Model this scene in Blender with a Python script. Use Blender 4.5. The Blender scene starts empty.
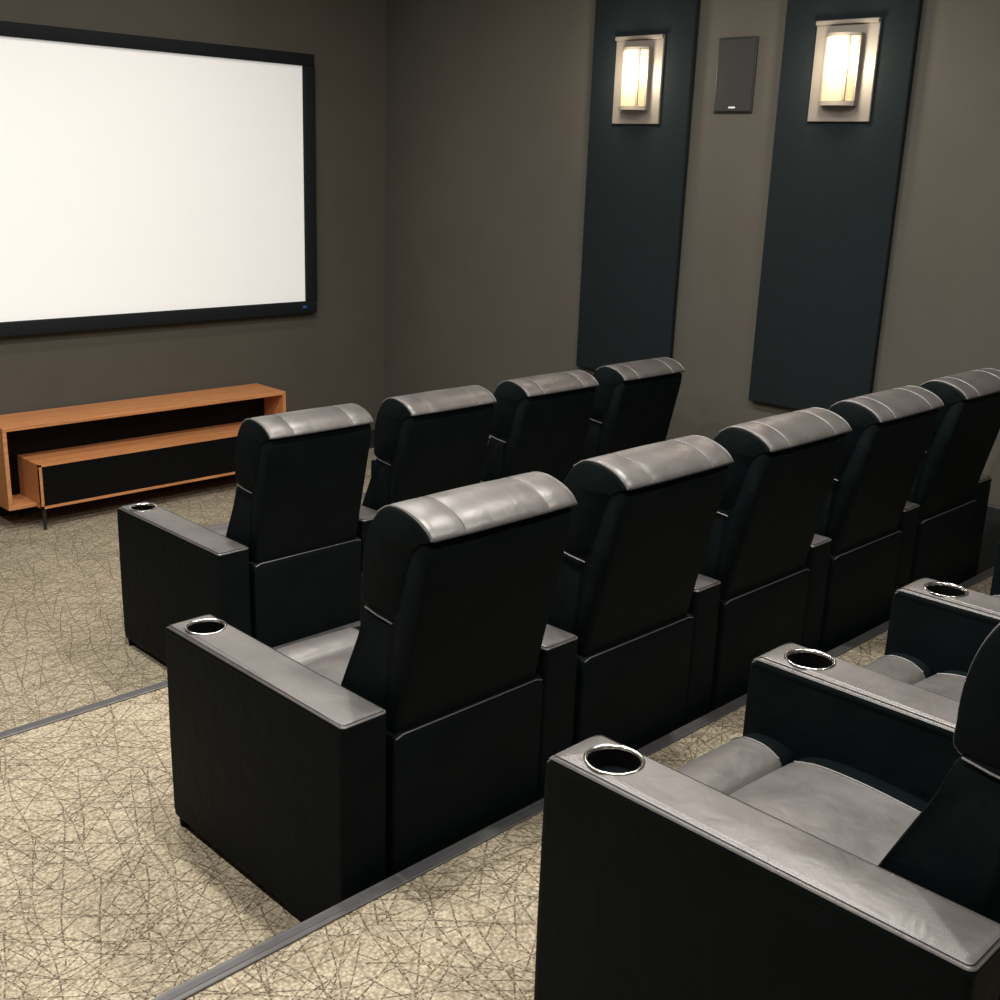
import bpy, bmesh, math, random
from mathutils import Matrix, Vector

S = 0.9                 # metres per survey unit
Z0 = 2.268              # survey height of the lowest floor below the lens
scene = bpy.context.scene
col = scene.collection
def W(x, y, z): return Vector((x*S, y*S, (z+Z0)*S))

# ------------------------------------------------------------------ camera
F_PX, PIT, YAW, ROL = 1142.2854, 16.5302, 45.114, 2.0851
a, b, c = [math.radians(v) for v in (PIT, YAW, ROL)]
fw = Vector((math.sin(b)*math.cos(a), math.cos(b)*math.cos(a), -math.sin(a)))
r0 = Vector((math.cos(b), -math.sin(b), 0)); u0 = r0.cross(fw)
rv = r0*math.cos(c)+u0*math.sin(c); uv = u0*math.cos(c)-r0*math.sin(c)
cd = bpy.data.cameras.new('camera'); cam = bpy.data.objects.new('camera', cd); col.objects.link(cam)
M = Matrix((rv, uv, -fw)).transposed().to_4x4(); M.translation = W(0, 0, 0)
cam.matrix_world = M
cd.sensor_width = 36; cd.lens = F_PX*36/1000; cd.clip_start = 0.02
scene.camera = cam

# ------------------------------------------------------------------ world, ceiling lights, exposure
wd = bpy.data.worlds.new('world'); scene.world = wd; wd.use_nodes = True
wd.node_tree.nodes['Background'].inputs[0].default_value = (0.9, 0.95, 1, 1)
wd.node_tree.nodes['Background'].inputs[1].default_value = 0.0
vs = scene.view_settings
vs.view_transform = 'Standard'; vs.look = 'None'; vs.gamma = 1; vs.use_curve_mapping = False; vs.exposure = 0.06
WARM = (1.0, 0.945, 0.87)
CEIL = 1.75
def downlight(x, y, power, size=0.13, spread=120, color=WARM):
    l = bpy.data.lights.new('downlight', 'AREA'); l.shape = 'DISK'; l.size = size
    l.energy = power; l.color = color; l.spread = math.radians(spread)
    o = bpy.data.objects.new('downlight', l); col.objects.link(o); o.location = W(x, y, CEIL-0.012)
    return o
for y, pw in ((0.2, 36), (2.15, 45), (3.95, 43)):
    for x, k in ((0.2, 1.0), (1.9, 1.0), (3.6, 0.95)):
        downlight(x, y, pw*k, spread=172)
for x in (2.0, 3.8):
    downlight(x, 5.6, 13, spread=172)

# ------------------------------------------------------------------ materials
MATS = {}
def nodes_of(m): return m.node_tree.nodes, m.node_tree.links
def principled(name, color, rough=0.5, metal=0.0, spec=0.5, noise=0.0, nscale=30, bump=0.0, bscale=200, sheen=0.0):
    m = bpy.data.materials.new(name); m.use_nodes = True; n, l = nodes_of(m); p = n['Principled BSDF']
    p.inputs['Base Color'].default_value = (*color, 1); p.inputs['Roughness'].default_value = rough
    p.inputs['Metallic'].default_value = metal; p.inputs['Specular IOR Level'].default_value = spec
    if sheen: p.inputs['Sheen Weight'].default_value = sheen
    tc = n.new('ShaderNodeTexCoord')
    if noise:
        t = n.new('ShaderNodeTexNoise'); t.inputs['Scale'].default_value = nscale; t.inputs['Detail'].default_value = 4
        l.new(tc.outputs['Object'], t.inputs['Vector'])
        r = n.new('ShaderNodeValToRGB'); r.color_ramp.elements[0].position = 0.3; r.color_ramp.elements[1].position = 0.7
        r.color_ramp.elements[0].color = (*[v*(1-noise) for v in color], 1)
        r.color_ramp.elements[1].color = (*[min(1, v*(1+noise)) for v in color], 1)
        l.new(t.outputs['Fac'], r.inputs['Fac']); l.new(r.outputs['Color'], p.inputs['Base Color'])
    if bump:
        t = n.new('ShaderNodeTexNoise'); t.inputs['Scale'].default_value = bscale; t.inputs['Detail'].default_value = 3
        l.new(tc.outputs['Object'], t.inputs['Vector'])
        bp = n.new('ShaderNodeBump'); bp.inputs['Strength'].default_value = bump; bp.inputs['Distance'].default_value = 0.002
        l.new(t.outputs['Fac'], bp.inputs['Height']); l.new(bp.outputs['Normal'], p.inputs['Normal'])
    MATS[name] = m; return m

def leather(name, c0, c1, spec, r0, r1):
    m = bpy.data.materials.new(name); m.use_nodes = True; n, l = nodes_of(m); p = n['Principled BSDF']
    p.inputs['Specular IOR Level'].default_value = spec
    tc = n.new('ShaderNodeTexCoord')
    t = n.new('ShaderNodeTexNoise'); t.inputs['Scale'].default_value = 9; t.inputs['Detail'].default_value = 5
    l.new(tc.outputs['Object'], t.inputs['Vector'])
    r = n.new('ShaderNodeValToRGB')
    r.color_ramp.elements[0].position = 0.3; r.color_ramp.elements[0].color = (*c0, 1)
    r.color_ramp.elements[1].position = 0.75; r.color_ramp.elements[1].color = (*c1, 1)
    l.new(t.outputs['Fac'], r.inputs['Fac']); l.new(r.outputs['Color'], p.inputs['Base Color'])
    r2 = n.new('ShaderNodeMapRange'); r2.inputs['To Min'].default_value = r0; r2.inputs['To Max'].default_value = r1
    l.new(t.outputs['Fac'], r2.inputs['Value']); l.new(r2.outputs['Result'], p.inputs['Roughness'])
    v = n.new('ShaderNodeTexVoronoi'); v.inputs['Scale'].default_value = 420
    l.new(tc.outputs['Object'], v.inputs['Vector'])
    b1 = n.new('ShaderNodeBump'); b1.inputs['Strength'].default_value = 0.12; b1.inputs['Distance'].default_value = 0.001
    l.new(v.outputs['Distance'], b1.inputs['Height'])
    w = n.new('ShaderNodeTexNoise'); w.inputs['Scale'].default_value = 14; w.inputs['Detail'].default_value = 2; w.inputs['Distortion'].default_value = 0.6
    l.new(tc.outputs['Object'], w.inputs['Vector'])
    b2 = n.new('ShaderNodeBump'); b2.inputs['Strength'].default_value = 0.25; b2.inputs['Distance'].default_value = 0.012
    l.new(w.outputs['Fac'], b2.inputs['Height']); l.new(b1.outputs['Normal'], b2.inputs['Normal'])
    l.new(b2.outputs['Normal'], p.inputs['Normal'])
    MATS[name] = m
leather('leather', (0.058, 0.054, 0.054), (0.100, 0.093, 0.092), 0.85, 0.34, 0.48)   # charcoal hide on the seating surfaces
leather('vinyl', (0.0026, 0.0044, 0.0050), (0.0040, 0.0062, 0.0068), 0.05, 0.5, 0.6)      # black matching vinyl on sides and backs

def carpet():
    m = bpy.data.materials.new('woven carpet'); m.use_nodes = True; n, l = nodes_of(m); p = n['Principled BSDF']
    p.inputs['Roughness'].default_value = 0.95; p.inputs['Specular IOR Level'].default_value = 0.1
    tc = n.new('ShaderNodeTexCoord')
    def math_(op, *vals):
        q = n.new('ShaderNodeMath'); q.operation = op
        for i, v in enumerate(vals):
            if isinstance(v, (int, float)): q.inputs[i].default_value = v
            else: l.new(v, q.inputs[i])
        return q.outputs[0]
    # random straight dark yarn strokes in many directions
    rnd = random.Random(4); acc = None
    wob = n.new('ShaderNodeTexNoise'); wob.inputs['Scale'].default_value = 2.2; wob.inputs['Detail'].default_value = 1
    l.new(tc.outputs['Object'], wob.inputs['Vector'])
    vm = n.new('ShaderNodeVectorMath'); vm.operation = 'MULTIPLY_ADD'
    l.new(wob.outputs['Color'], vm.inputs[0]); vm.inputs[1].default_value = (0.10, 0.10, 0); l.new(tc.outputs['Object'], vm.inputs[2])
    for k in range(11):
        ang = k*math.pi/11 + rnd.uniform(-.12, .12)
        mp = n.new('ShaderNodeVectorRotate'); mp.rotation_type = 'Z_AXIS'; mp.inputs['Angle'].default_value = ang
        l.new(vm.outputs[0], mp.inputs['Vector'])
        sc = n.new('ShaderNodeVectorMath'); sc.operation = 'MULTIPLY'; l.new(mp.outputs[0], sc.inputs[0])
        sc.inputs[1].default_value = (rnd.uniform(1.3, 2.0), rnd.uniform(9, 13), 0)
        ad = n.new('ShaderNodeVectorMath'); ad.operation = 'ADD'; l.new(sc.outputs[0], ad.inputs[0]); ad.inputs[1].default_value = (k*7.3, k*3.1, 0)
        # thin band about the centre line of each stretched cell
        v = n.new('ShaderNodeTexVoronoi'); v.voronoi_dimensions = '2D'; v.feature = 'F1'; v.inputs['Scale'].default_value = 1; v.inputs['Randomness'].default_value = 1
        l.new(ad.outputs[0], v.inputs['Vector'])
        sp = n.new('ShaderNodeVectorMath'); sp.operation = 'SUBTRACT'; l.new(ad.outputs[0], sp.inputs[0]); l.new(v.outputs['Position'], sp.inputs[1])
        se = n.new('ShaderNodeSeparateXYZ'); l.new(sp.outputs[0], se.inputs[0])
        ay = math_('ABSOLUTE', se.outputs['Y']); ax = math_('ABSOLUTE', se.outputs['X'])
        line = math_('MULTIPLY', math_('LESS_THAN', ay, 0.025), math_('LESS_THAN', ax, rnd.uniform(.28, .42)))
        acc = line if acc is None else math_('MAXIMUM', acc, line)
    # loop pile: small dark gaps breaking up the strokes
    lp = n.new('ShaderNodeTexVoronoi'); lp.inputs['Scale'].default_value = 115; lp.inputs['Randomness'].default_value = 0.75
    l.new(tc.outputs['Object'], lp.inputs['Vector'])
    nz = n.new('ShaderNodeTexNoise'); nz.inputs['Scale'].default_value = 85; nz.inputs['Detail'].default_value = 3
    l.new(tc.outputs['Object'], nz.inputs['Vector'])
    big = n.new('ShaderNodeTexNoise'); big.inputs['Scale'].default_value = 5; big.inputs['Detail'].default_value = 3
    l.new(tc.outputs['Object'], big.inputs['Vector'])
    base = n.new('ShaderNodeValToRGB'); e = base.color_ramp.elements
    e[0].position = 0.30; e[0].color = (0.26, 0.22, 0.152, 1); e[1].position = 0.66; e[1].color = (0.46, 0.41, 0.31, 1)
    l.new(math_('ADD', math_('MULTIPLY', nz.outputs['Fac'], 0.75), math_('MULTIPLY', big.outputs['Fac'], 0.25)), base.inputs['Fac'])
    loop = n.new('ShaderNodeMapRange'); loop.inputs['From Min'].default_value = 0.35; loop.inputs['From Max'].default_value = 0.75
    loop.inputs['To Min'].default_value = 0.0; loop.inputs['To Max'].default_value = 0.5
    l.new(lp.outputs['Distance'], loop.inputs['Value'])
    brk = n.new('ShaderNodeMapRange'); brk.inputs['From Min'].default_value = 0.42; brk.inputs['From Max'].default_value = 0.55
    nb = n.new('ShaderNodeTexNoise'); nb.inputs['Scale'].default_value = 170; nb.inputs['Detail'].default_value = 1
    l.new(tc.outputs['Object'], nb.inputs['Vector']); l.new(nb.outputs['Fac'], brk.inputs['Value'])
    stroke = math_('MULTIPLY', acc, math_('MULTIPLY_ADD', brk.outputs['Result'], 0.58, 0.34))
    mx = n.new('ShaderNodeMix'); mx.data_type = 'RGBA'; mx.inputs['B'].default_value = (0.060, 0.045, 0.032, 1)
    l.new(base.outputs['Color'], mx.inputs['A']); l.new(math_('MAXIMUM', stroke, loop.outputs['Result']), mx.inputs['Factor'])
    l.new(mx.outputs['Result'], p.inputs['Base Color'])
    bp = n.new('ShaderNodeBump'); bp.inputs['Strength'].default_value = 0.5; bp.inputs['Distance'].default_value = 0.003; bp.invert = True
    l.new(lp.outputs['Distance'], bp.inputs['Height']); l.new(bp.outputs['Normal'], p.inputs['Normal'])
    MATS['carpet'] = m
carpet()

def wood():
    m = bpy.data.materials.new('orange wood'); m.use_nodes = True; n, l = nodes_of(m); p = n['Principled BSDF']
    p.inputs['Roughness'].default_value = 0.45
    tc = n.new('ShaderNodeTexCoord'); mp = n.new('ShaderNodeMapping'); mp.inputs['Scale'].default_value = (2.2, 30, 30)
    l.new(tc.outputs['Object'], mp.inputs['Vector'])
    t = n.new('ShaderNodeTexNoise'); t.inputs['Scale'].default_value = 2; t.inputs['Detail'].default_value = 6; t.inputs['Distortion'].default_value = 1.2
    l.new(mp.outputs[0], t.inputs['Vector'])
    r = n.new('ShaderNodeValToRGB'); e = r.color_ramp.elements
    e[0].position = 0.3; e[0].color = (0.40, 0.16, 0.058, 1); e[1].position = 0.7; e[1].color = (0.60, 0.27, 0.11, 1)
    l.new(t.outputs['Fac'], r.inputs['Fac']); l.new(r.outputs['Color'], p.inputs['Base Color'])
    MATS['wood'] = m
wood()
def wall_mat(name, color):
    principled(name, color, 0.85, spec=0.25, noise=0.05, nscale=3, bump=0.15, bscale=250)
wall_mat('taupe wall', (0.076, 0.071, 0.060))
wall_mat('ceiling paint', (0.30, 0.28, 0.25))
principled('panel fabric', (0.0090, 0.0138, 0.0158), 0.9, spec=0.15, noise=0.1, nscale=60, bump=0.3, bscale=700)
principled('velvet black', (0.008, 0.010, 0.012), 0.8, spec=0.2, noise=0.1, nscale=50)
principled('screen fabric', (0.78, 0.78, 0.76), 0.9, spec=0.1, noise=0.01, nscale=5)
n_, l_ = nodes_of(MATS['screen fabric']); n_['Principled BSDF'].inputs['Emission Color'].default_value = (.96, .97, 1.0, 1); n_['Principled BSDF'].inputs['Emission Strength'].default_value = 0.25  # faint emission added to the fabric to lift the screen's white
principled('black gloss', (0.003, 0.0035, 0.004), 0.3, spec=0.12, noise=0.1, nscale=10)
principled('black metal', (0.012, 0.012, 0.013), 0.4, spec=0.5, noise=0.1, nscale=10)
principled('black plastic', (0.002, 0.002, 0.002), 0.7, spec=0.05, noise=0.1, nscale=10)
principled('chrome', (0.75, 0.74, 0.72), 0.18, metal=1, noise=0.04, nscale=20)
principled('aluminium', (0.11, 0.108, 0.108), 0.45, metal=0.5, noise=0.12, nscale=25)
principled('rubber insert', (0.055, 0.055, 0.06), 0.5, noise=0.12, nscale=25)
principled('nickel', (0.20, 0.18, 0.155), 0.5, metal=0.3, noise=0.06, nscale=12)
principled('speaker grille', (0.021, 0.021, 0.023), 0.7, spec=0.3, noise=0.15, nscale=300, bump=0.4, bscale=900)
principled('baseboard paint', (0.014, 0.015, 0.015), 0.5, noise=0.08, nscale=5)
principled('badge white', (0.75, 0.75, 0.75), 0.4, noise=0.05)
principled('badge blue', (0.02, 0.10, 0.32), 0.4, noise=0.05)
def seam_mat():
    principled('seam thread', (0.012, 0.013, 0.014), 0.6, spec=0.3, noise=0.2, nscale=300)
seam_mat()
def shade_mat():
    m = bpy.data.materials.new('lit frosted glass'); m.use_nodes = True; n, l = nodes_of(m); n.remove(n['Principled BSDF'])
    out = n['Material Output']; tr = n.new('ShaderNodeBsdfTranslucent'); tr.inputs[0].default_value = (0.95, 0.86, 0.68, 1)
    df = n.new('ShaderNodeBsdfDiffuse'); df.inputs[0].default_value = (0.5, 0.44, 0.33, 1)
    em = n.new('ShaderNodeEmission'); em.inputs[0].default_value = (1.0, 0.84, 0.58, 1); em.inputs[1].default_value = 0.12
    mx = n.new('ShaderNodeMixShader'); mx.inputs[0].default_value = 0.25; l.new(tr.outputs[0], mx.inputs[1]); l.new(df.outputs[0], mx.inputs[2])
    ad = n.new('ShaderNodeAddShader'); l.new(mx.outputs[0], ad.inputs[0]); l.new(em.outputs[0], ad.inputs[1]); l.new(ad.outputs[0], out.inputs[0])
    MATS['lit glass'] = m
shade_mat()

# ------------------------------------------------------------------ mesh helpers (all shapes in survey units, scaled by S)
def mesh_obj(name, bm, mat, parent=None, smooth=False, loc=None, angle=None):
    for v in bm.verts: v.co *= S
    me = bpy.data.meshes.new(name); bm.normal_update(); bm.to_mesh(me); bm.free()
    me.materials.append(MATS[mat])
    if smooth:
        for p in me.polygons: p.use_smooth = True
        me.set_sharp_from_angle(angle=math.radians(angle or 40))
    o = bpy.data.objects.new(name, me); col.objects.link(o)
    if parent: o.parent = parent
    if loc is not None: o.location = loc
    return o
def box_bm(x0, x1, y0, y1, z0, z1, bev=0.0, seg=2, bm=None):
    bm2 = bmesh.new(); bmesh.ops.create_cube(bm2, size=1)
    for v in bm2.verts:
        v.co = Vector((x0+(v.co.x+.5)*(x1-x0), y0+(v.co.y+.5)*(y1-y0), z0+(v.co.z+.5)*(z1-z0)))
    if bev: bmesh.ops.bevel(bm2, geom=bm2.edges[:], offset=bev, segments=seg, affect='EDGES', profile=0.5)
    if bm is None: return bm2
    me = bpy.data.meshes.new('t'); bm2.to_mesh(me); bm2.free(); bm.from_mesh(me); bpy.data.meshes.remove(me); return bm
def loft_bm(loops, closed=True, cap=True, bm=None):
    bm = bm or bmesh.new(); rows = [[bm.verts.new(p) for p in lp] for lp in loops]; n = len(loops[0])
    for A, B in zip(rows, rows[1:]):
        for i in range(n if closed else n-1):
            j = (i+1) % n; bm.faces.new((A[i], A[j], B[j], B[i]))
    if cap:
        bm.faces.new(list(reversed(rows[0]))); bm.faces.new(rows[-1])
    bmesh.ops.recalc_face_normals(bm, faces=bm.faces[:])
    return bm
def tube_bm(pts, r, seg=6, closed=False, bm=None):
    bm = bm or bmesh.new(); pts = [Vector(p) for p in pts]; N = len(pts); rows = []
    for i, p in enumerate(pts):
        t = (pts[(i+1) % N]-pts[i-1]) if closed else (pts[min(i+1, N-1)]-pts[max(i-1, 0)])
        t.normalize(); ref = Vector((0, 0, 1)) if abs(t.z) < 0.9 else Vector((1, 0, 0))
        u = t.cross(ref).normalized(); v = t.cross(u)
        rows.append([bm.verts.new(p+u*r*math.cos(k*2*math.pi/seg)+v*r*math.sin(k*2*math.pi/seg)) for k in range(seg)])
    for i in range(N if closed else N-1):
        A, B = rows[i], rows[(i+1) % N]
        for k in range(seg): bm.faces.new((A[k], A[(k+1) % seg], B[(k+1) % seg], B[k]))
    if not closed: bm.faces.new(rows[0]); bm.faces.new(rows[-1])
    bmesh.ops.recalc_face_normals(bm, faces=bm.faces[:])
    return bm
def catmull(pts, sub=4, closed=True):
    out = []; n = len(pts)
    rng = range(n) if closed else range(n-1)
    for i in rng:
        P = [Vector(pts[(i+k) % n] if closed else pts[max(0, min(n-1, i+k))]) for k in (-1, 0, 1, 2)]
        for s in range(sub):
            t = s/sub
            out.append(0.5*((2*P[1])+(P[2]-P[0])*t+(2*P[0]-5*P[1]+4*P[2]-P[3])*t*t+(3*P[1]-P[0]-3*P[2]+P[3])*t**3))
    if not closed: out.append(Vector(pts[-1]))
    return out
def rrect(x0, x1, y0, y1, r, n=5, rr=None):
    """rounded rectangle in xy; r = corner radius (rr at the y1 end)"""
    rr = r if rr is None else rr; P = []
    for cx, cy, a0, q in ((x1-rr, y1-rr, 0, rr), (x0+rr, y1-rr, 90, rr), (x0+r, y0+r, 180, r), (x1-r, y0+r, 270, r)):
        for k in range(n+1):
            t = math.radians(a0+90*k/n); P.append((cx+q*math.cos(t), cy+q*math.sin(t)))
    return P
def cyl_bm(cx, cy, z0, z1, r, seg=16, r1=None, bm=None):
    r1 = r if r1 is None else r1
    return loft_bm([[(cx+q*math.cos(2*math.pi*k/seg), cy+q*math.sin(2*math.pi*k/seg), z) for k in range(seg)] for z, q in ((z0, r), (z1, r1))], bm=bm)
def tag(o, label=None, cat=None, group=None, kind=None):
    if label: o['label'] = label
    if cat: o['category'] = cat
    if group: o['group'] = group
    if kind: o['kind'] = kind
    return o
def empty(name, loc, rz=0):
    o = bpy.data.objects.new(name, None); o.empty_display_size = 0.1; col.objects.link(o); o.location = loc; o.rotation_euler.z = rz
    return o
def copy_tree(o, parent=None):
    c = o.copy(); col.objects.link(c)
    c.parent = parent
    for ch in list(o.children): copy_tree(ch, c)
    return c

# ------------------------------------------------------------------ the room (survey frame: world origin offset W(0,0,-Z0) = 0)
XR, YF, XL, YB = 5.755, 7.102, -1.3, -1.9
F1, F2, F3 = -2.268, -2.056, -1.835      # tier heights
E2, E3 = 3.880, 2.022                    # front edges of the two raised tiers
def zz(v): return v+Z0
def struct(name, bm, mat, label=None): return tag(mesh_obj(name, bm, mat), label=label, kind='structure')
struct('floor', box_bm(XL, XR, YB, YF, zz(F1)-0.1, zz(F1)), 'carpet', 'beige carpet with dark criss-cross strokes')
struct('floor_tier_middle', box_bm(XL, XR, E3, E2, zz(F1), zz(F2)), 'carpet', 'carpeted middle seating tier')
struct('floor_tier_rear', box_bm(XL, XR, YB, E3, zz(F1), zz(F3)), 'carpet', 'carpeted highest seating tier')
struct('wall_front', box_bm(XL-.1, XR+.1, YF, YF+.1, zz(F1)-.1, zz(CEIL)), 'taupe wall', 'dark taupe wall behind the screen')
struct('wall_right', box_bm(XR, XR+.1, YB-.1, YF, zz(F1)-.1, zz(CEIL)), 'taupe wall', 'dark taupe wall with panels and sconces')
struct('wall_left', box_bm(XL-.1, XL, YB-.1, YF, zz(F1)-.1, zz(CEIL)), 'taupe wall')
struct('wall_back', box_bm(XL-.1, XR+.1, YB-.1, YB, zz(F1)-.1, zz(CEIL)), 'taupe wall')
struct('ceiling', box_bm(XL-.1, XR+.1, YB-.1, YF+.1, zz(CEIL), zz(CEIL)+.1), 'ceiling paint')
# baseboards follow the tiers
def baseboard(name, segs):
    bm = bmesh.new()
    for s in segs: box_bm(*s, bev=0.004, seg=1, bm=bm)
    struct(name, bm, 'baseboard paint')
baseboard('baseboard_front', [(XL, XR-.016, YF-.016, YF, zz(F1), zz(F1)+.15)])
baseboard('baseboard_right', [(XR-.016, XR, 4.02, YF, zz(F1), zz(F1)+.15), (XR-.016, XR, 2.25, 4.02, zz(F2), zz(F2)+.2), (XR-.016, XR, 2.022, 2.25, zz(F2), zz(F3)+.228), (XR-.016, XR, YB, 2.022, zz(F3), zz(F3)+.228), (XR-.020, XR, YB, 2.254, zz(F3)+.228, zz(F3)+.236)])
baseboard('baseboard_left', [(XL, XL+.016, E2, YF, zz(F1), zz(F1)+.15), (XL, XL+.016, E3, E2, zz(F2), zz(F2)+.15), (XL, XL+.016, YB, E3, zz(F3), zz(F3)+.15)])
# stair nosings: aluminium angle with ribbed rubber insert
def nosing(name, e, z, label):
    t = tag(empty(name, W(0, e, z)), label, kind='structure')
    bm = box_bm(XL, XR-.02, -.040, .004, 0.0, .007, .002, 1)
    box_bm(XL, XR-.02, .0, .006, -.06, .006, .001, 1, bm)
    mesh_obj('nosing_profile', bm, 'aluminium', t)
    mesh_obj('nosing_insert', box_bm(XL, XR-.02, -.026, -.006, .004, .0085, .001, 1), 'rubber insert', t)
nosing('trim_1', E2, F2, 'grey metal stair nosing on the step behind the front row')
nosing('trim_2', E3, F3, 'grey metal stair nosing on the step behind the middle row')

# ------------------------------------------------------------------ wall panels
def wall_panel(y0, y1, label):
    t = tag(empty('acoustic_panel', W(XR, (y0+y1)/2, -1.30)), label, 'wall panel', 'acoustic wall panels')
    h = y1-y0; top = 1.28+1.30
    mesh_obj('fabric_face', box_bm(-.045, -.006, -h/2, h/2, 0, top, .008, 2), 'panel fabric', t, True, angle=50)
    mesh_obj('backing_board', box_bm(-.006, -.001, -h/2+.012, h/2-.012, .012, top-.012), 'velvet black', t)
wall_panel(4.255, 5.02, 'tall navy fabric wall panel nearest the screen')
wall_panel(2.905, 3.66, 'tall navy fabric wall panel farther from the screen')

# ------------------------------------------------------------------ sconces
def sconce(yc, zc, label):
    t = tag(empty('wall_sconce', W(XR-.046, yc, zc)), label, 'wall lamp', 'wall sconces')
    hw, hh = .18, .25
    bm = box_bm(-.016, 0, -hw, hw, -hh, hh, .003, 1)
    mesh_obj('backplate', bm, 'nickel', t)
    fr = bmesh.new(); box_bm(-.032, -.012, -hw, hw, hh-.022, hh, .003, 1, fr)
    mesh_obj('top_ledge', fr, 'nickel', t)
    # bowed glass shade
    w, z0, z1 = .094, -.150, .165
    def arc(off, n=12):
        out = []
        for k in range(n+1):
            y = -w+2*w*k/n; out.append((-.040-off-.050*(1-(y/w)**2), y))
        return out
    A, B = arc(.004), arc(.0)
    g = bmesh.new(); loops = []
    for z in [z0+(z1-z0)*i/6 for i in range(7)]:
        loops.append([(p[0], p[1], z) for p in A]+[(p[0], p[1], z) for p in reversed(B)])
    sh = mesh_obj('glass_shade', loft_bm(loops, bm=g), 'lit glass', t, True)
    def cap(name, za, zb, grow):
        P = [(p[0]-grow, p[1]*(1+grow/w)) for p in A]+[(-.016, w*(1+grow/w)), (-.016, -w*(1+grow/w))]
        return mesh_obj(name, loft_bm([[(x, y, za) for x, y in P], [(x, y, zb) for x, y in P]]), 'nickel', t)
    cap('lower_cap', z0-.022, z0, .008)
    cap('upper_cap', z1, z1+.016, .006)
    for s in (-1, 1):
        mesh_obj('side_rail', box_bm(-.047, -.016, s*w-.008, s*w+.008, z0, z1+.006, .002, 1), 'nickel', t)
    yb = -.055
    xb = -.044-.050*(1-(yb/w)**2)
    mesh_obj('front_bar', box_bm(xb-.008, xb+.002, yb-.009, yb+.009, z0, z1+.004, .002, 1), 'nickel', t)
    bulb = bpy.data.lights.new('bulb', 'POINT'); bulb.energy = 3.2; bulb.color = (1, .82, .58); bulb.shadow_soft_size = .02
    bo = bpy.data.objects.new('bulb', bulb); col.objects.link(bo); bo.parent = t; bo.location = Vector((-.050, .0, .085))*S
    # point light added in front of the glass to brighten wall and panels
    glow = bpy.data.lights.new('added_glow', 'POINT'); glow.energy = 8.5; glow.color = (1, .86, .66); glow.shadow_soft_size = .05
    go = bpy.data.objects.new('added_glow', glow); col.objects.link(go); go.parent = t; go.location = Vector((-.20, 0, .03))*S
sconce(4.637, .492, 'lit wall sconce on the panel nearest the screen')
sconce(3.272, .508, 'lit wall sconce on the panel farther from the screen')

# ------------------------------------------------------------------ in-wall speaker
t = tag(empty('wall_speaker', W(XR, 3.972, .508)), 'dark grey in-wall speaker between the two navy panels', 'speaker')
mesh_obj('speaker_rim', box_bm(-.014, 0, -.129, .129, -.2, .2, .004, 2), 'black metal', t)
mesh_obj('speaker_mesh', box_bm(-.02, -.012, -.122, .122, -.193, .193, .003, 1), 'speaker grille', t)
mesh_obj('speaker_badge', box_bm(-.023, -.019, -.024, .022, -.178, -.168, .002, 1), 'badge white', t)

# ------------------------------------------------------------------ projection screen
sx0, sx1, sz0, sz1, sy = 2.085, 4.975, -1.045, .588, YF-.05
t = tag(empty('projection_screen', W((sx0+sx1)/2, YF, (sz0+sz1)/2)), 'large white projection screen with wide black frame', 'screen')
hw, hh, fb = (sx1-sx0)/2, (sz1-sz0)/2, .09
mesh_obj('screen_surface', box_bm(-hw-.02, hw+.02, -.038, -.030, -hh-.02, hh+.02), 'screen fabric', t)
for nm, rect in (('frame_top', (-hw-fb, hw+fb, hh, hh+fb*.9)), ('frame_bottom', (-hw-fb, hw+fb, -hh-fb*1.0, -hh)), ('frame_left', (-hw-fb, -hw, -hh, hh)), ('frame_right', (hw, hw+fb*1.05, -hh, hh))):
    x0, x1, z0, z1 = rect
    o = mesh_obj(nm, box_bm(x0, x1, -.062, 0, z0, z1, .007, 2), 'velvet black', t, True, angle=50)
mesh_obj('frame_badge', box_bm(hw-.04, hw-.006, -.065, -.061, -hh-.048, -hh-.030), 'badge blue', t)

# ------------------------------------------------------------------ media console
t = tag(empty('media_console', W(3.55, 6.88, F1)), 'long low orange wood media console with black fronts under the screen', 'cabinet')
cx0, cx1 = 2.553-3.55, 4.545-3.55; cy0, cy1 = 6.705-6.88, 7.075-6.88; cz0, cz1 = .143, .652; th = .024
mesh_obj('top_panel', box_bm(cx0, cx1, cy0, cy1, cz1-th, cz1, .002, 1), 'wood', t)
mesh_obj('bottom_panel', box_bm(cx0, cx1, cy0, cy1, cz0, cz0+th, .002, 1), 'wood', t)
for x in (cx0, cx1-th): mesh_obj('side_panel', box_bm(x, x+th, cy0, cy1, cz0+th, cz1-th), 'wood', t)
mesh_obj('back_panel', box_bm(cx0+th, cx1-th, cy1-.13, cy1, cz0+th, cz1-th), 'black gloss', t)
dx0, dx1 = 2.722-3.55, 4.50-3.55; dy0 = 6.635-6.88; dz0, dz1 = .140, .418
dr = mesh_obj('drawer_unit', box_bm(dx0, dx1, dy0+.012, cy1-.132, dz1-th, dz1, .002, 1, box_bm(dx0, dx1, dy0+.012, cy0-.002, dz0, dz0+th)), 'wood', t)
for x in (dx0, dx1-th*.8): mesh_obj('drawer_side', box_bm(x, x+th*.8, dy0, cy1-.132, dz0+.03, dz1-th), 'wood', dr)

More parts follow.
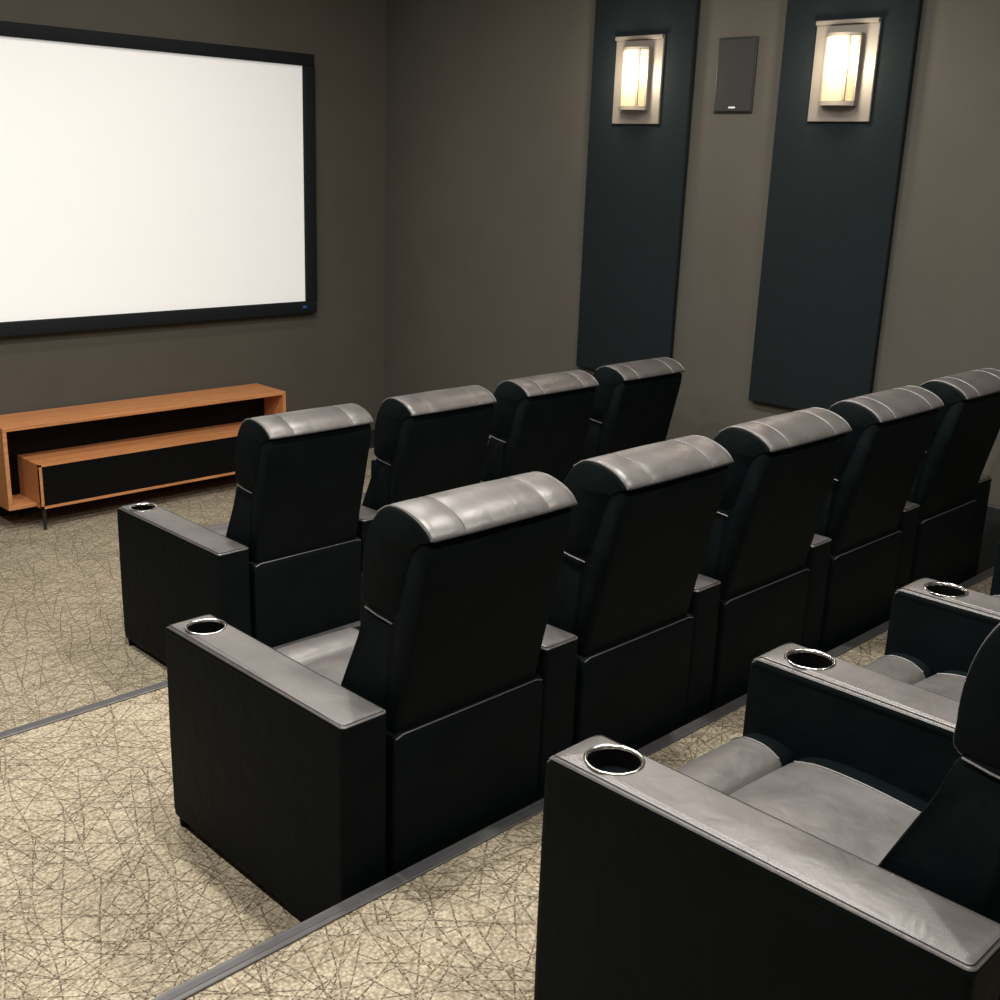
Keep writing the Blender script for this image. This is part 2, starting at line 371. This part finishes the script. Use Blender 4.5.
bm = bmesh.new()
for s in ((dx0, dx1, dz0, dz0+.016), (dx0, dx1, dz1-.014, dz1+.002), (dx0, dx0+.016, dz0, dz1), (dx1-.016, dx1, dz0, dz1)):
    box_bm(s[0], s[1], dy0-.003, dy0+.02, s[2], s[3], bm=bm)
mesh_obj('edge_banding', bm, 'wood', dr)
mesh_obj('drawer_front', box_bm(dx0+.017, dx1-.017, dy0, dy0+.018, dz0+.018, dz1-.016, .002, 1), 'black gloss', dr)
for x in (2.745-3.55, 4.45-3.55):
    for y in (6.662-6.88, 7.04-6.88):
        mesh_obj('leg', cyl_bm(x, y, 0, .141, .010, 10, .014), 'black metal', t, True)
mesh_obj('leg_rail', box_bm(2.73-3.55, 4.47-3.55, 6.99-6.88, 7.02-6.88, .11, .141), 'black metal', t)

# ------------------------------------------------------------------ recliners
PITCH, AW = .74, .148
H = .695                    # top of the arm above the tier
YFR, YRE = .128, -.7655     # arm front and rear, measured from the cup
CUP_R = .0585
def make_arm(parent, x):
    out = rrect(x, x+AW, YRE, YFR, .014, 5, .022)
    cxm, cym = x+AW/2, (YRE+YFR)/2
    def loop(z, ins, dy=0.0): 
        L = []
        for px, py in rrect(x+ins, x+AW-ins, YRE+ins, YFR-ins-dy, max(.004, .014-ins*.4), 5, max(.004, .022-ins*.4)):
            t = max(0.0, (py-.064)/(YFR-.064)) if z > H-.06 else 0.0       # the top rolls over at the front
            L.append((px, py, z-.024*t*t))
        return L
    body = loft_bm([loop(.035, .006, .014), loop(.045, .001, .005), loop(.07, .0, .001), loop(.3, -.001), loop(H-.05, 0), loop(H-.022, .001, .0)])
    arm = mesh_obj('arm', body, 'vinyl', parent, True, angle=50)
    # padded top with a real round hole for the cup holder
    bm = bmesh.new()
    rings = [loop(H-.026, .003), loop(H-.022, .0, .0), loop(H-.010, .0, .003), loop(H-.004, .003, .008), loop(H-.001, .007, .013), loop(H+.001, .016, .024)]
    rows = [[bm.verts.new(p) for p in lp] for lp in rings]; n = len(rows[0])
    for A, B in zip(rows, rows[1:]):
        for i in range(n): bm.faces.new((A[i], A[(i+1) % n], B[(i+1) % n], B[i]))
    seg = 28
    hole = [bm.verts.new((cxm+CUP_R*math.cos(2*math.pi*k/seg), CUP_R*math.sin(2*math.pi*k/seg), H+.002)) for k in range(seg)]
    ed = [bm.edges.get((rows[-1][i], rows[-1][(i+1) % n])) for i in range(n)]
    ed += [bm.edges.new((hole[k], hole[(k+1) % seg])) for k in range(seg)]
    bmesh.ops.triangle_fill(bm, edges=ed, use_beauty=True)
    low = [bm.verts.new((v.co.x, v.co.y, H-.02)) for v in hole]
    for k in range(seg): bm.faces.new((hole[k], hole[(k+1) % seg], low[(k+1) % seg], low[k]))
    bmesh.ops.recalc_face_normals(bm, faces=bm.faces[:])
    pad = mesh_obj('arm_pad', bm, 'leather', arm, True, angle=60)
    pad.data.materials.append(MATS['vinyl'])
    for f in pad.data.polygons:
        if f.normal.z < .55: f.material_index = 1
    pts = loop(H-.0055, .0025, .006)
    mesh_obj('arm_piping', tube_bm(pts, .0022, 5, True), 'leather', arm, True)
    pts = loop(H+.0002, .0065, .012)
    mesh_obj('stitch_line', tube_bm(pts, .0010, 4, True), 'seam thread', arm, True)
    # cup holder: chrome ring and a black well
    bm = bmesh.new(); r1 = .062
    prof = [(r1, H+.002), (r1, H+.004), (r1-.003, H+.006), (r1-.006, H+.005), (r1-.009, H+.002), (r1-.0095, H-.004)]
    loft_bm([[(cxm+r*math.cos(2*math.pi*k/36), r*math.sin(2*math.pi*k/36), z) for k in range(36)] for r, z in prof], cap=False, bm=bm)
    mesh_obj('cup_ring', bm, 'chrome', arm, True, angle=60)
    bm = bmesh.new()
    loft_bm([[(cxm+r*math.cos(2*math.pi*k/28), r*math.sin(2*math.pi*k/28), z) for k in range(28)] for r, z in ((.0535, H-.002), (.0525, H-.02), (.048, H-.16), (.002, H-.162))], cap=False, bm=bm)
    mesh_obj('cup_well', bm, 'black plastic', arm, True)
    for y in (YFR-.034, YRE+.05):
        mesh_obj('foot', cyl_bm(x+.028, y, 0, .04, .016, 12, .020), 'black plastic', arm, True)
    return arm

def sec(prof, x, s, cy, cz): return [(x, cy+(p[0]-cy)*s, cz+(p[1]-cz)*s) for p in prof]
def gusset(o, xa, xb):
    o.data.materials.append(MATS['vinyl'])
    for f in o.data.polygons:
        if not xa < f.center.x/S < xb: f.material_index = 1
def make_chair(last=False):
    t = empty('recliner_chair', (0, 0, 0))
    make_arm(t, 0)
    x0, x1 = AW, PITCH
    # --- headrest pillow
    hp = [(-.618, H+.232), (-.605, H+.29), (-.609, H+.37), (-.630, H+.445), (-.668, H+.505), (-.712, H+.532), (-.765, H+.537), (-.822, H+.524), (-.862, H+.503), (-.882, H+.480), (-.862, H+.474), (-.815, H+.43), (-.77, H+.30), (-.74, H+.235)]
    prof = catmull([Vector((p[0], p[1], 0)) for p in hp], 4)
    prof = [(p.x, p.y) for p in prof]
    cy, cz = -.72, H+.40
    hx0, hx1 = x0+.032, x1-.028; w = hx1-hx0
    secs = []
    for f, s in ((0, .90), (.008, .955), (.022, .985), (.06, 1.0), (.15, 1.004), (.205, 1.0), (.22, .985), (.235, 1.0), (.33, 1.010), (.5, 1.014), (.67, 1.010), (.765, 1.0), (.78, .985), (.795, 1.0), (.86, 1.004), (.94, 1.0), (.978, .985), (.992, .955), (1, .90)):
        secs.append(sec(prof, hx0+w*f, s, cy, cz))
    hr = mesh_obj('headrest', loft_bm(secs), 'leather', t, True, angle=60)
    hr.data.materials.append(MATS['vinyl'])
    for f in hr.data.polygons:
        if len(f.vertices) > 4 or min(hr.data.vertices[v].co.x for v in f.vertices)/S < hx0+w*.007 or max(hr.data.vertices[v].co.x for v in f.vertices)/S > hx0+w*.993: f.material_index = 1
    arc = catmull([Vector((0, p[0], p[1])) for p in hp[4:10]], 5, False)
    def arcpts(f, s): return [(hx0+w*f, cy+(p.y-cy)*s, cz+(p.z-cz)*s) for p in arc]
    for f, s in ((.012, .975), (.988, .975)): mesh_obj('edge_piping', tube_bm(arcpts(f, s), .0032, 5), 'leather', hr, True)
    for f in (.22, .78): mesh_obj('top_seam', tube_bm(arcpts(f, .990), .0026, 5), 'leather', hr, True)
    mesh_obj('rear_seam', tube_bm([(hx0+w*.012, -.880, H+.478), (hx0+w*.25, -.884, H+.478), (hx0+w*.75, -.884, H+.478), (hx0+w*.988, -.880, H+.478)], .0035, 5), 'seam thread', hr, True)
    # --- back cushion below the pillow, with the rear shell
    bp = [(-.630, H+.245), (-.588, H+.14), (-.525, H+.0), (-.475, H-.12), (-.440, H-.24), (-.60, H-.27), (-.72, H-.25), (-.752, H-.12), (-.762, H-.06), (-.80, H+.12), (-.84, H+.30), (-.868, H+.465), (-.80, H+.45), (-.72, H+.27)]
    prof = [(p.x, p.y) for p in catmull([Vector((p[0], p[1], 0)) for p in bp], 3)]
    bx0, bx1 = x0+.035, x1-.031; w2 = bx1-bx0; cy2, cz2 = -.66, H+.05
    secs = [sec(prof, bx0+w2*f, s, cy2, cz2) for f, s in ((0, .955), (.01, .982), (.03, .997), (.08, 1.0), (.5, 1.01), (.92, 1.0), (.97, .997), (.99, .982), (1, .955))]
    bk = mesh_obj('backrest', loft_bm(secs), 'vinyl', t, True, angle=60)
    mesh_obj('wing_seam', tube_bm([(hx0-.002, -.63, H+.236), (hx0-.003, -.68, H+.228), (hx0-.001, -.74, H+.222)], .0028, 5), 'leather', bk, True)
    mesh_obj('wing_seam', tube_bm([(hx1+.002, -.63, H+.236), (hx1+.003, -.68, H+.228), (hx1+.001, -.74, H+.222)], .0028, 5), 'leather', bk, True)
    # --- lower rear panel with piped top edge
    px0, px1 = x0+.016, x1-.012; pt = H-.083
    lp = []
    for z, yo in ((.055, .0), (.07, .008), (.20, .012), (.40, .012), (pt-.02, .012), (pt-.006, .009), (pt, .0)):
        lp.append(rrect(px0, px1, YRE+.004-yo, YRE+.05, .010, 4)); lp[-1] = [(q[0], q[1], z) for q in lp[-1]]
    pn = mesh_obj('rear_panel', loft_bm(lp), 'vinyl', t, True, angle=50)
    mesh_obj('panel_piping', tube_bm([(px0+.006, YRE-.004, pt-.008), (px0+.03, YRE-.006, pt+.001), (px1-.03, YRE-.006, pt+.001), (px1-.006, YRE-.004, pt-.008)], .0024, 5), 'leather', pn, True)
    # --- seat and footrest
    sx0, sx1 = x0+.006, x1-.006; ws = sx1-sx0
    sp = [(-.065, H-.30), (-.052, H-.225), (-.075, H-.188), (-.14, H-.172), (-.26, H-.170), (-.40, H-.180), (-.50, H-.20), (-.52, H-.30), (-.30, H-.33)]
    prof = [(p.x, p.y) for p in catmull([Vector((p[0], p[1], 0)) for p in sp], 4)]
    st = mesh_obj('seat', loft_bm([sec(prof, sx0+ws*f, s, -.28, H-.26) for f, s in ((0, .80), (.015, .90), (.05, .97), (.13, 1.0), (.3, 1.03), (.5, 1.05), (.7, 1.03), (.87, 1.0), (.95, .97), (.985, .90), (1, .80))]), 'leather', t, True, angle=60)
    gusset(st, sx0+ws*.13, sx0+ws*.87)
    for f in (.13, .87):
        pts = [(sx0+ws*f, p[0], p[1]+.0015) for p in sp[2:6]]
        mesh_obj('seat_seam', tube_bm(catmull([Vector(p) for p in pts], 4, False), .0018, 4), 'leather', st, True)
    fp = [(-.045, H-.32), (-.050, H-.235), (-.036, H-.198), (.005, H-.180), (.062, H-.181), (.102, H-.208), (.118, H-.27), (.120, H-.40), (.116, H-.55), (.106, H-.64), (.06, H-.645), (.05, H-.40), (.0, H-.36)]
    prof = [(p.x, p.y) for p in catmull([Vector((p[0], p[1], 0)) for p in fp], 4)]
    ft = mesh_obj('footrest', loft_bm([sec(prof, sx0+ws*f, s, .03, H-.36) for f, s in ((0, .86), (.015, .93), (.05, .98), (.13, 1.0), (.5, 1.03), (.87, 1.0), (.95, .98), (.985, .93), (1, .86))]), 'leather', t, True, angle=60)
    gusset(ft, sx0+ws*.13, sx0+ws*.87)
    pts = [(sx0+ws*.87, p[0], p[1]+.0015) for p in fp[2:7]]
    mesh_obj('footrest_seam', tube_bm(catmull([Vector(p) for p in pts], 4, False), .0018, 4), 'leather', ft, True)
    mesh_obj('base_frame', box_bm(x0+.006, x1-.006, -.70, .03, .06, H-.36), 'black metal', t)
    if last: make_arm(t, PITCH)
    return t
proto = make_chair(False); proto_last = make_chair(True)
used = set()
ORD = ['at the aisle end', 'second from the aisle', 'third from the aisle', 'fourth from the aisle']
rows = [(1, 4, 2.2995, 4.6569, -1.5734, 'front row', 'front row recliners'), (2, 5, 1.5449, 2.8272, -1.3613, 'middle row', 'middle row recliners'), (3, 5, 1.5461, 1.2656, -1.14, 'nearest row', 'nearest row recliners')]
for k, n, x, y, zt, rn, grp in rows:
    for i in range(n):
        src = proto_last if i == n-1 else proto
        o = copy_tree(src) if src.name in used else src
        used.add(src.name)
        o.location = W(x+i*PITCH, y, zt-H)
        pos = 'at the wall end' if i == n-1 else ORD[i]
        tag(o, 'black leather recliner %s of the %s' % (pos, rn) if 'end' in pos else 'black leather recliner %s in the %s' % (pos, rn), 'chair', grp)
